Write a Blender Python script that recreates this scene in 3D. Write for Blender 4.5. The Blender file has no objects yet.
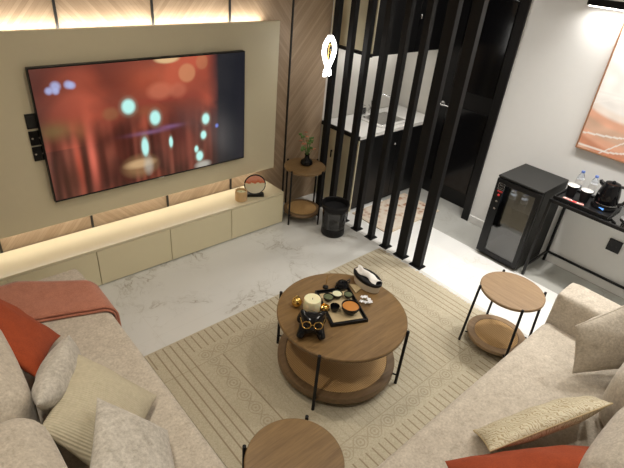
import bpy, bmesh, math, random
from mathutils import Vector, Matrix, noise
random.seed(7)
PI = math.pi
C = bpy.context.scene
COL = C.collection

# ------------------------------------------------------------------ materials
class N:
    """tiny node-expression helper"""
    def __init__(s, name):
        s.m = bpy.data.materials.new(name); s.m.use_nodes = True
        s.t = s.m.node_tree; s.t.nodes.clear()
        s.out = s.t.nodes.new('ShaderNodeOutputMaterial')
    def n(s, kind, **kw):
        x = s.t.nodes.new(kind)
        for k, v in kw.items(): setattr(x, k, v)
        return x
    def link(s, a, b): s.t.links.new(a, b)
    def val(s, inp, v):
        if hasattr(v, 'is_output'): s.link(v, inp)
        else: inp.default_value = v
    def math(s, op, a, b=0.0, c=0.0, clamp=False):
        x = s.n('ShaderNodeMath', operation=op, use_clamp=clamp)
        s.val(x.inputs[0], a); s.val(x.inputs[1], b)
        if op in ('MULTIPLY_ADD', 'COMPARE', 'SMOOTH_MIN'): s.val(x.inputs[2], c)
        return x.outputs[0]
    def obj(s):
        return s.n('ShaderNodeTexCoord').outputs['Object']
    def xyz(s, v=None):
        x = s.n('ShaderNodeSeparateXYZ'); s.link(v or s.obj(), x.inputs[0]); return x.outputs
    def comb(s, x, y, z):
        c = s.n('ShaderNodeCombineXYZ')
        for i, v in enumerate((x, y, z)): s.val(c.inputs[i], v)
        return c.outputs[0]
    def noise(s, vec, scale, detail=3, rough=.5, dist=0):
        x = s.n('ShaderNodeTexNoise'); s.link(vec, x.inputs['Vector'])
        x.inputs['Scale'].default_value = scale; x.inputs['Detail'].default_value = detail
        x.inputs['Roughness'].default_value = rough; x.inputs['Distortion'].default_value = dist
        return x.outputs['Fac']
    def ramp(s, fac, stops):
        x = s.n('ShaderNodeValToRGB'); s.link(fac, x.inputs[0])
        e = x.color_ramp.elements
        while len(e) < len(stops): e.new(0.5)
        for i, (p, c) in enumerate(stops):
            e[i].position = p; e[i].color = (*c, 1) if len(c) == 3 else c
        return x.outputs[0]
    def mix(s, fac, a, b, mode='MIX'):
        x = s.n('ShaderNodeMix', data_type='RGBA', blend_type=mode)
        s.val(x.inputs[0], fac)
        for i, v in ((6, a), (7, b)):
            if isinstance(v, tuple): v = (*v, 1) if len(v) == 3 else v
            s.val(x.inputs[i], v)
        return x.outputs[2]
    def bsdf(s, color, rough=.5, metal=0, bump=None, bstr=.2, bdist=.002, **kw):
        p = s.n('ShaderNodeBsdfPrincipled')
        if isinstance(color, tuple): color = (*color, 1) if len(color) == 3 else color
        s.val(p.inputs['Base Color'], color); s.val(p.inputs['Roughness'], rough)
        p.inputs['Metallic'].default_value = metal
        for k, v in kw.items():
            s.val(p.inputs[k.replace('_', ' ')], v)
        if bump is not None:
            b = s.n('ShaderNodeBump'); b.inputs['Strength'].default_value = bstr
            b.inputs['Distance'].default_value = bdist
            s.link(bump, b.inputs['Height']); s.link(b.outputs[0], p.inputs['Normal'])
        s.link(p.outputs[0], s.out.inputs[0]); return s.m

def plain(name, col, rough=.5, metal=0, var=.06, **kw):
    k = N(name); nz = k.noise(k.obj(), 25, 3)
    c = k.mix(nz, tuple(x*(1-var) for x in col), tuple(min(1, x*(1+var)) for x in col))
    return k.bsdf(c, rough, metal, **kw)
def emit(name, col, st):
    k = N(name); e = k.n('ShaderNodeEmission'); e.inputs[0].default_value = (*col, 1)
    e.inputs[1].default_value = st; k.link(e.outputs[0], k.out.inputs[0]); return k.m

def fabric(name, a, b, scale=90, bd=.003, big=.35, sheen=.25):
    k = N(name); o = k.obj()
    fine = k.noise(o, scale, 4, .7); mid = k.noise(o, 22, 3, .6); 
    f = k.math('ADD', k.math('MULTIPLY', fine, 1-big), k.math('MULTIPLY', mid, big))
    f = k.math('MULTIPLY_ADD', k.math('SUBTRACT', f, .5), 3.2, .5, clamp=True)
    c = k.mix(f, a, b)
    return k.bsdf(c, .95, bump=fine, bstr=.5, bdist=bd, Sheen_Weight=sheen, Sheen_Roughness=.6)

def wood(name, a, b, axis='x', scale=9, rough=.4, stretch=14):
    k = N(name); v = k.xyz()
    i = 'xyz'.index(axis)
    comp = [k.math('MULTIPLY', v[j], stretch if j != i else 1.0) for j in range(3)]
    vec = k.comb(*comp)
    n1 = k.noise(vec, scale*.35, 5, .65, .6); n2 = k.noise(vec, scale*1.6, 3, .6)
    f = k.math('ADD', k.math('MULTIPLY', n1, .65), k.math('MULTIPLY', n2, .35))
    f = k.math('MULTIPLY_ADD', k.math('SUBTRACT', f, .5), 2.6, .5, clamp=True)
    return k.bsdf(k.mix(f, a, b), rough, bump=n2, bstr=.08)

M = {}
M['white_wall'] = plain('white_wall', (.80, .795, .775), .75, var=.015)
M['ceiling'] = plain('ceiling_paint', (.74, .72, .68), .85, var=.01)
M['panel'] = plain('panel_lacquer', (.63, .57, .405), .5, var=.015)
M['cabinet'] = plain('cream_lacquer', (.74, .67, .46), .32, var=.012)
M['cab_top'] = plain('cream_top', (.66, .59, .41), .16, var=.012)
M['black'] = plain('black_satin', (.006, .006, .0065), .38, Specular_IOR_Level=.3)
M['black_matte'] = plain('black_matte', (.009, .009, .010), .6, Specular_IOR_Level=.25)
M['black_gloss'] = plain('black_gloss', (.005, .005, .006), .14, Specular_IOR_Level=.35)
M['slat'] = plain('slat_powdercoat', (.007, .007, .0075), .55, Specular_IOR_Level=.22)
M['groove'] = plain('groove_black', (.012, .011, .010), .5)
M['charcoal'] = plain('charcoal', (.019, .019, .018), .5, Specular_IOR_Level=.3)
M['steel'] = plain('brushed_steel', (.62, .62, .62), .25, 1.0)
M['white_gloss'] = plain('white_ceramic', (.80, .79, .76), .18, var=.01)
M['white_matte'] = plain('white_paper', (.82, .81, .78), .8, var=.01)
M['cream'] = plain('cream_shell', (.70, .64, .52), .5)
M['gold'] = plain('gold_metal', (.85, .58, .18), .22, 1.0)
M['wax'] = plain('candle_wax', (.84, .79, .52), .5, Subsurface_Weight=.2)
M['tea'] = plain('orange_tea', (.50, .21, .05), .25)
M['amber'] = plain('amber_wood', (.60, .40, .20), .4, var=.2)
M['herbs'] = plain('dark_herbs', (.10, .12, .06), .6, var=.5)
M['leaf'] = plain('leaf_green', (.10, .19, .05), .6, var=.3)
M['blossom'] = plain('blossom_orange', (.42, .16, .08), .7, var=.4)
M['blossom_white'] = plain('blossom_white', (.75, .76, .78), .6)
M['kraft'] = plain('kraft_paper', (.48, .38, .22), .8)
M['pink'] = plain('pink_sachet', (.80, .36, .32), .6, var=.2)
M['red'] = plain('red_print', (.75, .05, .05), .5)
M['beige_side'] = plain('beige_laminate', (.66, .60, .42), .45, var=.03)
M['beige_hall'] = plain('splash_white', (.66, .64, .59), .3, var=.02)
M['blue'] = plain('blue_label', (.10, .18, .50), .4)
M['neon'] = emit('neon_white', (1, .97, .92), 9)
M['led'] = emit('led_warm', (1, .92, .80), 8)
M['lampglow'] = emit('picture_light_led', (1, .93, .84), 14)
M['display'] = emit('blue_indicator', (.15, .4, 1), 1.5)

def glass(name, col, rough=.02, alpha_t=.9):
    k = N(name)
    return k.bsdf(col, rough, Transmission_Weight=alpha_t, IOR=1.3)
M['clear'] = glass('clear_plastic', (.86, .90, .98), .05, .95)
def smoked(name, col, mixf, rough=.05):
    k = N(name); g = k.n('ShaderNodeBsdfGlossy'); g.inputs[0].default_value = (.9, .9, .9, 1); g.inputs[1].default_value = rough
    t = k.n('ShaderNodeBsdfTransparent'); t.inputs[0].default_value = (*col, 1)
    mx = k.n('ShaderNodeMixShader'); fr = k.n('ShaderNodeFresnel'); fr.inputs[0].default_value = 1.5
    f = k.math('ADD', fr.outputs[0], mixf, clamp=True)
    k.link(f, mx.inputs[0]); k.link(t.outputs[0], mx.inputs[1]); k.link(g.outputs[0], mx.inputs[2])
    k.link(mx.outputs[0], k.out.inputs[0]); return k.m
M['smoked'] = smoked('smoked_acrylic', (.55, .55, .55), .0, .1)
M['fridge_glass'] = smoked('fridge_glass', (.42, .42, .42), .07, .05)
M['table_glass'] = smoked('table_glass', (.55, .58, .56), .22, .06)

# fabrics
M['sofa'] = fabric('sofa_chenille', (.38, .33, .262), (.64, .575, .48))
M['grey_pillow'] = fabric('grey_chenille', (.34, .31, .26), (.66, .62, .55), 70, .004)
M['rust'] = fabric('rust_velvet', (.26, .040, .010), (.39, .068, .017), 160, .001, sheen=.02)
M['throw'] = fabric('rust_throw', (.34, .115, .065), (.54, .215, .135), 220, .002)
k = N('ribbed_khaki'); v = k.xyz(); o = k.obj()
s1 = k.math('SINE', k.math('MULTIPLY', k.math('ADD', v[0], v[1]), 500)); nz = k.noise(o, 60, 3)
c = k.mix(k.math('MULTIPLY_ADD', s1, .10, nz, clamp=True), (.44, .395, .28), (.62, .56, .42))
M['ribbed'] = k.bsdf(c, .9, bump=s1, bstr=.4, bdist=.002)
k = N('patterned_brocade'); o = k.obj()
w = k.n('ShaderNodeTexWave'); w.inputs['Scale'].default_value = 22; w.inputs['Distortion'].default_value = 17; w.inputs['Detail'].default_value = 2
w.inputs['Detail Scale'].default_value = 1.2; k.link(o, w.inputs['Vector'])
c = k.ramp(w.outputs['Fac'], [(0, (.34, .27, .15)), (.3, (.54, .47, .31)), (.55, (.74, .70, .54)), (1, (.60, .57, .42))])
c = k.mix(k.math('MULTIPLY', k.noise(o, 130, 3), .5), c, (.62, .50, .34))
M['brocade'] = k.bsdf(c, .6, bump=w.outputs['Fac'], bstr=.3)

# woods
M['table_wood'] = wood('walnut_table', (.125, .070, .024), (.25, .152, .060), 'x', 10, .42)
M['table_rim'] = wood('walnut_rim', (.125, .075, .034), (.215, .135, .066), 'x', 9, .45)
M['lit_wood'] = wood('lit_walnut', (.20, .125, .062), (.33, .22, .12), 'y', 9, .45)  # table walnut paled: strong light on that table put into the colour
k = N('woven_rattan'); v = k.xyz()
a = k.math('SINE', k.math('MULTIPLY', k.math('ADD', v[0], v[1]), 330)); b = k.math('SINE', k.math('MULTIPLY', k.math('SUBTRACT', v[0], v[1]), 330))
f = k.math('MULTIPLY_ADD', k.math('MULTIPLY', a, b), .5, .5)
M['rattan'] = k.bsdf(k.mix(f, (.30, .16, .05), (.66, .43, .19)), .6, bump=f, bstr=.6, bdist=.003)

# chevron wood wall: diagonal planks, mirrored from one panel to the next
k = N('chevron_wood'); v = k.xyz()
px = k.math('DIVIDE', k.math('SUBTRACT', v[0], .322), .5775)
idx = k.math('FLOOR', px); par = k.math('SUBTRACT', k.math('MULTIPLY', k.math('ABSOLUTE', k.math('MODULO', k.math('ADD', idx, 20), 2)), 2), 1)
lx = k.math('MULTIPLY', k.math('MULTIPLY', v[0], par), 1.15)
t = k.math('ADD', v[2], lx)
u = k.math('SUBTRACT', v[2], lx)
plank = k.math('FLOOR', k.math('DIVIDE', t, .034))
wn = k.n('ShaderNodeTexWhiteNoise', noise_dimensions='2D'); k.link(k.comb(plank, idx, 0), wn.inputs['Vector'])
gr = k.noise(k.comb(k.math('MULTIPLY', t, 55), k.math('MULTIPLY', u, 3), 0), 1.6, 4, .65)
f = k.math('ADD', k.math('MULTIPLY', wn.outputs[0], .45), k.math('MULTIPLY', gr, .65), clamp=True)
line = k.math('LESS_THAN', k.math('FRACT', k.math('DIVIDE', t, .034)), .07)
c = k.mix(f, (.27, .185, .112), (.49, .365, .25)); c = k.mix(k.math('MULTIPLY', line, .45), c, (.20, .12, .06))
M['chevron'] = k.bsdf(c, .55, bump=gr, bstr=.1)

def marble(name, base, vein, rough=.16, vs=1.0):
    k = N(name); o = k.obj()
    warp = k.n('ShaderNodeTexNoise'); warp.inputs['Scale'].default_value = 1.6; warp.inputs['Detail'].default_value = 4; k.link(o, warp.inputs['Vector'])
    vm = k.n('ShaderNodeVectorMath', operation='MULTIPLY_ADD'); k.link(warp.outputs['Color'], vm.inputs[0]); vm.inputs[1].default_value = (.9, .9, .9); k.link(o, vm.inputs[2])
    n1 = k.noise(vm.outputs[0], 1.7*vs, 6, .6)
    r = k.math('ABSOLUTE', k.math('SUBTRACT', n1, .5))
    n2 = k.noise(vm.outputs[0], 4.2*vs, 5, .6)
    r2 = k.math('ABSOLUTE', k.math('SUBTRACT', n2, .52))
    patch = k.math('MULTIPLY_ADD', k.noise(o, 2.6, 3), 7.0, -3.3, clamp=True)
    thin = k.math('MULTIPLY', k.math('SUBTRACT', 1, k.math('MULTIPLY', r, 85), clamp=True), patch)
    thin = k.math('MAXIMUM', thin, k.math('MULTIPLY', k.math('MULTIPLY', k.math('SUBTRACT', 1, k.math('MULTIPLY', r2, 60), clamp=True), patch), .5))
    soft = k.math('MULTIPLY', k.math('SUBTRACT', 1, k.math('MULTIPLY', r, 14), clamp=True), k.math('MULTIPLY', patch, .16))
    cloud = k.noise(o, 3, 4)
    c = k.mix(cloud, tuple(x*.95 for x in base), base)
    c = k.mix(k.math('ADD', k.math('MULTIPLY', thin, .62), soft, clamp=True), c, vein)
    v = k.xyz()
    jx = k.math('LESS_THAN', k.math('FRACT', k.math('DIVIDE', k.math('ADD', v[0], .31), 1.2)), .0022)
    jy = k.math('LESS_THAN', k.math('FRACT', k.math('DIVIDE', k.math('ADD', v[1], .2), .6)), .0045)
    j = k.math('MULTIPLY', k.math('MAXIMUM', jx, jy), .16)
    c = k.mix(j, c, (.35, .33, .30))
    return k.bsdf(c, rough)
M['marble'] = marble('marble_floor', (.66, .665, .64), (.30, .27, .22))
M['marble_lit'] = marble('marble_lit', (.84, .84, .82), (.70, .67, .60), .3)  # floor marble with the bright corridor light put into its colour
M['marble_shaded'] = marble('marble_shaded', (.47, .47, .44), (.36, .34, .30))  # floor marble greyed, shade along the right wall put into its colour

# rug: lines run across (Y), a border with ring motifs and dashes along the long sides
k = N('woven_rug'); v = k.xyz(); o = k.obj()
X = v[0]; Y = v[1]                                   # local: origin at rug centre
def band(c, a, b): return k.math('MULTIPLY', k.math('GREATER_THAN', c, a), k.math('LESS_THAN', c, b))
ay = k.math('ABSOLUTE', Y); ax = k.math('ABSOLUTE', X)
def stripe(p, w, off=0.0):
    return k.math('LESS_THAN', k.math('FRACT', k.math('DIVIDE', k.math('ADD', X, off + 10), p)), w)
dash = k.math('MULTIPLY', band(ay, .555, .688), stripe(.0475, .17))
inn = k.math('MULTIPLY', k.math('LESS_THAN', ay, .44), k.math('LESS_THAN', ax, .63))
dash2 = k.math('MULTIPLY', k.math('MULTIPLY', inn, stripe(.0475, .15)), k.math('MULTIPLY_ADD', X, .9, .62, clamp=True))  # inner stripes fade leftward: light raking from the right, put into colour
ends = k.math('MULTIPLY', k.math('MULTIPLY', band(ax, .80, 1.01), stripe(.0475, .17)), k.math('LESS_THAN', ay, .56))
lin3 = k.math('MULTIPLY', k.math('LESS_THAN', k.math('ABSOLUTE', k.math('SUBTRACT', ax, .655)), .004), k.math('LESS_THAN', ay, .44))
def rings(a, b, c0, per):
    fx = k.math('MULTIPLY', k.math('SUBTRACT', k.math('FRACT', k.math('DIVIDE', k.math('ADD', a, 10), per)), .5), per)
    fy = k.math('SUBTRACT', b, c0)
    d = k.math('SQRT', k.math('ADD', k.math('POWER', fx, 2), k.math('POWER', fy, 2)))
    r = k.math('LESS_THAN', k.math('FRACT', k.math('DIVIDE', d, .018)), .40)
    r = k.math('MULTIPLY', r, k.math('LESS_THAN', d, .040))
    # small crosses between the rings
    ex = k.math('SUBTRACT', k.math('ABSOLUTE', fx), per/2)
    x_ = k.math('LESS_THAN', k.math('ABSOLUTE', k.math('SUBTRACT', k.math('ABSOLUTE', ex), k.math('ABSOLUTE', fy))), .005)
    x_ = k.math('MULTIPLY', x_, k.math('LESS_THAN', k.math('ABSOLUTE', fy), .030))
    x_ = k.math('MULTIPLY', x_, k.math('GREATER_THAN', d, .040))
    return k.math('MAXIMUM', r, x_)
ringy = k.math('MULTIPLY', rings(X, ay, .495, .107), k.math('LESS_THAN', ax, .78))
ringx = k.math('MULTIPLY', rings(Y, ax, .725, .107), k.math('LESS_THAN', ay, .44))
lin = k.math('LESS_THAN', k.math('ABSOLUTE', k.math('SUBTRACT', ay, .445)), .003)
cen = lin3
nz = k.noise(o, 120, 3, .7); nz2 = k.noise(o, 14, 3)
dark = k.math('MAXIMUM', k.math('MAXIMUM', dash, dash2), k.math('MAXIMUM', cen, ends))
soft = k.math('MULTIPLY', k.math('MAXIMUM', k.math('MAXIMUM', ringy, ringx), lin), .34)
m = k.math('MAXIMUM', k.math('MULTIPLY', dark, .72), soft)
m = k.math('MULTIPLY', m, k.math('MULTIPLY_ADD', nz, .9, .5, clamp=True))
base = k.mix(k.math('MULTIPLY_ADD', k.math('SUBTRACT', nz, .5), 2.0, .5, clamp=True), (.37, .33, .235), (.58, .525, .40))
base = k.mix(k.math('MULTIPLY', nz2, .35), base, (.42, .37, .265))
c = k.mix(m, base, (.21, .15, .085))
h = k.math('SUBTRACT', nz, k.math('MULTIPLY', m, 1.2))
M['rug'] = k.bsdf(c, .97, bump=h, bstr=.7, bdist=.004)
M['fringe'] = fabric('rug_fringe', (.50, .41, .27), (.72, .62, .45), 200)
k = N('persian_mat'); v = k.xyz(); o = k.obj()
vo = k.n('ShaderNodeTexVoronoi'); vo.inputs['Scale'].default_value = 17; k.link(o, vo.inputs['Vector'])
n1 = k.noise(o, 22, 3)
g = k.math('ADD', vo.outputs['Distance'], k.math('MULTIPLY', n1, .8))
c = k.ramp(g, [(.35, (.22, .085, .04)), (.6, (.46, .24, .14)), (.75, (.66, .52, .40)), (1, (.74, .66, .56))])
sx = k.math('MULTIPLY_ADD', k.math('ADD', v[0], v[1]), 1.6, .62, clamp=True)
c = k.mix(k.math('MULTIPLY', k.math('SUBTRACT', 1, sx), .6), c, (.70, .62, .52))
bd = k.math('MAXIMUM', k.math('GREATER_THAN', k.math('ABSOLUTE', v[0]), .365), k.math('GREATER_THAN', k.math('ABSOLUTE', v[1]), .205))
c = k.mix(k.math('MULTIPLY', bd, .6), c, (.62, .50, .36))
M['mat'] = k.bsdf(c, .95)
def attr(name, emission):
    k = N(name); a = k.n('ShaderNodeAttribute', attribute_name='Col')
    if emission:
        e = k.n('ShaderNodeEmission'); k.link(a.outputs['Color'], e.inputs[0]); e.inputs[1].default_value = emission
        g = k.n('ShaderNodeBsdfGlossy'); g.inputs[0].default_value = (.04, .04, .04, 1); g.inputs[1].default_value = .15
        s = k.n('ShaderNodeAddShader'); k.link(e.outputs[0], s.inputs[0]); k.link(g.outputs[0], s.inputs[1]); k.link(s.outputs[0], k.out.inputs[0])
        return k.m
    return k.bsdf(a.outputs['Color'], .6)
M['tv_image'] = attr('tv_image', .95)
M['canvas'] = attr('painted_canvas', 0)

# ------------------------------------------------------------------ mesh helpers
class MB:
    def __init__(s): s.b = bmesh.new()
    def box(s, c, d, rz=0, rot=None):
        r = bmesh.ops.create_cube(s.b, size=1)
        m = Matrix.Translation(c) @ (rot if rot is not None else Matrix.Rotation(rz, 4, 'Z')) @ Matrix.Diagonal((*d, 1))
        bmesh.ops.transform(s.b, matrix=m, verts=r['verts']); return s
    def cyl(s, p0, p1, r0, r1=None, seg=20):
        p0 = Vector(p0); p1 = Vector(p1); r1 = r0 if r1 is None else r1
        d = p1 - p0
        r = bmesh.ops.create_cone(s.b, cap_ends=True, segments=seg, radius1=r0, radius2=r1, depth=d.length)
        m = Matrix.Translation((p0 + p1)/2) @ d.to_track_quat('Z', 'Y').to_matrix().to_4x4()
        bmesh.ops.transform(s.b, matrix=m, verts=r['verts']); return s
    def sph(s, c, r, sc=(1, 1, 1), seg=20, rot=None):
        q = bmesh.ops.create_uvsphere(s.b, u_segments=seg, v_segments=max(6, seg//2), radius=r)
        m = Matrix.Translation(c) @ (rot if rot is not None else Matrix()) @ Matrix.Diagonal((*sc, 1))
        bmesh.ops.transform(s.b, matrix=m, verts=q['verts']); return s
    def lathe(s, prof, c=(0, 0, 0), seg=40, sc=(1, 1)):
        rings = []
        for r, z in prof:
            rings.append([s.b.verts.new((c[0] + sc[0]*r*math.cos(2*PI*i/seg), c[1] + sc[1]*r*math.sin(2*PI*i/seg), c[2] + z)) for i in range(seg)])
        for a, b in zip(rings, rings[1:]):
            for i in range(seg):
                j = (i + 1) % seg
                s.b.faces.new((a[i], a[j], b[j], b[i]))
        if prof[0][0] > 1e-5: s.b.faces.new(rings[0][::-1])
        if prof[-1][0] > 1e-5: s.b.faces.new(rings[-1])
        return s
    def tube(s, pts, r, seg=8, closed=False):
        pts = [Vector(p) for p in pts]; n = len(pts); rings = []
        rr = r if hasattr(r, '__len__') else [r]*n
        up = Vector((0, 0, 1))
        for i, p in enumerate(pts):
            a = pts[(i - 1) % n] if (closed or i > 0) else p
            b = pts[(i + 1) % n] if (closed or i < n-1) else p
            t = (b - a).normalized()
            u = t.cross(up)
            if u.length < .1: u = t.cross(Vector((1, 0, 0)))
            u.normalize(); w = t.cross(u)
            rings.append([s.b.verts.new(p + rr[i]*(u*math.cos(2*PI*k/seg) + w*math.sin(2*PI*k/seg))) for k in range(seg)])
        m = n if closed else n-1
        for i in range(m):
            a, b = rings[i], rings[(i+1) % n]
            for k in range(seg): s.b.faces.new((a[k], a[(k+1) % seg], b[(k+1) % seg], b[k]))
        if not closed: s.b.faces.new(rings[0][::-1]); s.b.faces.new(rings[-1])
        return s
    def grid(s, nu, nv, fn, closed_u=False):
        vs = [[s.b.verts.new(fn(i/nu, j/nv)) for j in range(nv+1)] for i in range(nu+1)]
        for i in range(nu):
            for j in range(nv): s.b.faces.new((vs[i][j], vs[i+1][j], vs[i+1][j+1], vs[i][j+1]))
        return s
    def build(s, name, mat, parent=None, bevel=0, smooth=True, seg=3, sub=0, solid=0, loc=None, angle=35):
        bmesh.ops.remove_doubles(s.b, verts=s.b.verts, dist=1e-5)
        bmesh.ops.recalc_face_normals(s.b, faces=s.b.faces)
        me = bpy.data.meshes.new(name)
        if smooth:
            for f in s.b.faces: f.smooth = True
            for e in s.b.edges:
                if len(e.link_faces) == 2 and e.calc_face_angle(0) > math.radians(angle): e.smooth = False
        s.b.to_mesh(me); s.b.free()
        o = bpy.data.objects.new(name, me); COL.objects.link(o)
        me.materials.append(M[mat] if isinstance(mat, str) else mat)
        if solid:
            q = o.modifiers.new('solid', 'SOLIDIFY'); q.thickness = solid; q.offset = 0
        if bevel:
            q = o.modifiers.new('bevel', 'BEVEL'); q.width = bevel; q.segments = seg; q.limit_method = 'ANGLE'; q.harden_normals = False
        if sub:
            q = o.modifiers.new('sub', 'SUBSURF'); q.levels = q.render_levels = sub
        if loc is not None: o.location = loc
        if parent is not None: o.parent = parent
        return o
def B(c, d, **k): return MB().box(c, d, **k)
def tag(o, label=None, cat=None, group=None, kind=None):
    if label: o['label'] = label
    if cat: o['category'] = cat
    if group: o['group'] = group
    if kind: o['kind'] = kind
    return o
def thing(name, loc, label, cat, group=None, rz=0):
    o = bpy.data.objects.new(name, None); COL.objects.link(o); o.location = loc; o.rotation_euler = (0, 0, rz)
    o.empty_display_size = .05
    return tag(o, label, cat, group)
def copy_thing(o, loc, label=None, rz=None):
    r = o.copy(); COL.objects.link(r); r.location = loc
    if rz is not None: r.rotation_euler = (0, 0, rz)
    if label: r['label'] = label
    for ch in list(o.children):
        c = ch.copy(); COL.objects.link(c); c.parent = r
        for g in list(ch.children):
            d = g.copy(); COL.objects.link(d); d.parent = c
    return r
def S(mb, name, mat, **k): return tag(mb.build(name, mat, **k), kind='structure')

# ------------------------------------------------------------------ setting
H = 2.62
WY = 3.17          # television wall
RX = 3.94          # right wall
KX, KY = 3.07, 2.68   # kitchenette: side plane, front plane
S(B((.75, 1.0, -.05), (4.26, 5.0, .1)), 'floor', 'marble', smooth=False)
fl = S(B((3.205, 1.0, -.05), (.65, 5.0, .1)), 'floor', 'marble_lit', smooth=False)
fl = S(B((3.94, 1.0, -.05), (.82, 5.0, .1)), 'floor', 'marble_shaded', smooth=False)
S(B((1.45, 1.0, H+.05), (5.9, 5.0, .1)), 'ceiling', 'ceiling', smooth=False)
S(B((.83, WY+.06, H/2), (4.46, .12, H)), 'wall_back', 'chevron', smooth=False)
S(B((3.73, WY+.06, H/2), (1.34, .12, H)), 'wall_back_kitchen', 'beige_hall', smooth=False)
S(B((-1.42, 1.0, H/2), (.12, 5.0, H)), 'wall_left', 'white_wall', smooth=False)
S(B((1.3, -1.40, H/2), (5.4, .12, H)), 'wall_front', 'white_wall', smooth=False)
S(B((RX+.06, .295, H/2), (.12, 3.27, H)), 'wall_right', 'white_wall', smooth=False)
S(B((4.20, 2.55, H/2), (.06, 1.3, H)), 'wall_right_recess', 'beige_hall', smooth=False)
S(B((RX-.008, .315, .035), (.016, 3.22, .07)), 'baseboard_right', 'white_wall', smooth=False, bevel=.004)
for i, gx in enumerate((-1.411, -.833, -.256, .322, .899, 1.476, 2.054, 2.631)):
    S(B((gx, WY-.003, H/2), (.014, .012, H)), 'trim_%d' % (i+1), 'groove', smooth=False)
# dark entrance door in the recess with its projecting jamb
d = thing('door_1', (4.12, 2.33, 0), None, None); d['kind'] = 'structure'
B((0.02, 0, 1.05), (.05, .66, 2.1)).build('door_leaf', 'black', d, bevel=.004)
for zz, hh in ((.55, .8), (1.5, .8)):
    B((-.008, 0, zz), (.012, .44, hh)).build('door_moulding', 'black_gloss', d, bevel=.005)
h = MB().cyl((-.005, .27, .93), (-.05, .27, .93), .012).cyl((-.045, .27, .93), (-.045, .16, .93), .009).cyl((-.001, .27, .93), (-.01, .27, .93), .026)
h.build('door_handle', 'steel', d)
B((0.02, 0, 2.36), (.05, .66, .50)).build('door_transom', 'black', d, bevel=.003)
j = S(B((4.005, 1.965, H/2), (.17, .07, H)), 'trim_9', 'black', bevel=.003)

# ------------------------------------------------------------------ television wall
pn = thing('wall_panel', (1.1, WY, 0), 'large khaki lacquered backing panel floating off the chevron wood wall behind the television', 'wall panel')
x0, x1, z0, z1 = -1.0, 2.438, .452, 1.643
B(((x0+x1)/2-1.1, 3.0875-WY, (z0+z1)/2), (x1-x0, .025, z1-z0)).build('panel_board', 'panel', pn, bevel=.003)
B(((x0+x1)/2-1.1-.03, 3.125-WY, z1-.05), (x1-x0-.14, .05, .03)).build('mounting_rail', 'panel', pn)
B(((x0+x1)/2-1.1-.03, 3.125-WY, z0+.05), (x1-x0-.14, .05, .03)).build('mounting_rail', 'panel', pn)
B(((x0+x1)/2-1.1-.03, 3.125-WY, z1-.028), (x1-x0-.16, .03, .010)).build('light_strip', 'led', pn)
B(((x0+x1)/2-1.1-.03, 3.125-WY, z0+.028), (x1-x0-.16, .03, .010)).build('light_strip', 'led', pn)

def picture(w, h, nx, ny, fn, name, mat, parent, loc, axis='x'):
    me = bpy.data.meshes.new(name); vs = []; fs = []; cols = []
    for j in range(ny+1):
        for i in range(nx+1):
            u, v = i/nx, j/ny
            a = (u-.5)*w
            vs.append((a, 0, v*h) if axis == 'x' else (0, -a, v*h)); cols.append(fn(u, v))
    for j in range(ny):
        for i in range(nx):
            q = j*(nx+1)+i; fs.append((q, q+1, q+nx+2, q+nx+1))
    me.from_pydata(vs, [], fs); me.update()
    at = me.color_attributes.new('Col', 'FLOAT_COLOR', 'POINT')
    for i, c in enumerate(cols): at.data[i].color = (*c, 1)
    o = bpy.data.objects.new(name, me); COL.objects.link(o); me.materials.append(M[mat]); o.parent = parent; o.location = loc
    return o
def lin(c): return tuple(((x/255+.055)/1.055)**2.4 if x > 10 else x/255/12.92 for x in c)
TW, TH = 1.432, .828
def g(d, s): return math.exp(-d*d/(2*s*s))
def disc(u, v, cu, cv, ru, rv, soft=.25):
    d = math.hypot((u-cu)*TW/ru, (v-cv)*TH/rv)
    return max(0, min(1, (1+soft-d)/(2*soft)))
def mixc(a, b, t): return tuple(x*(1-t)+y*t for x, y in zip(a, b))
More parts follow.
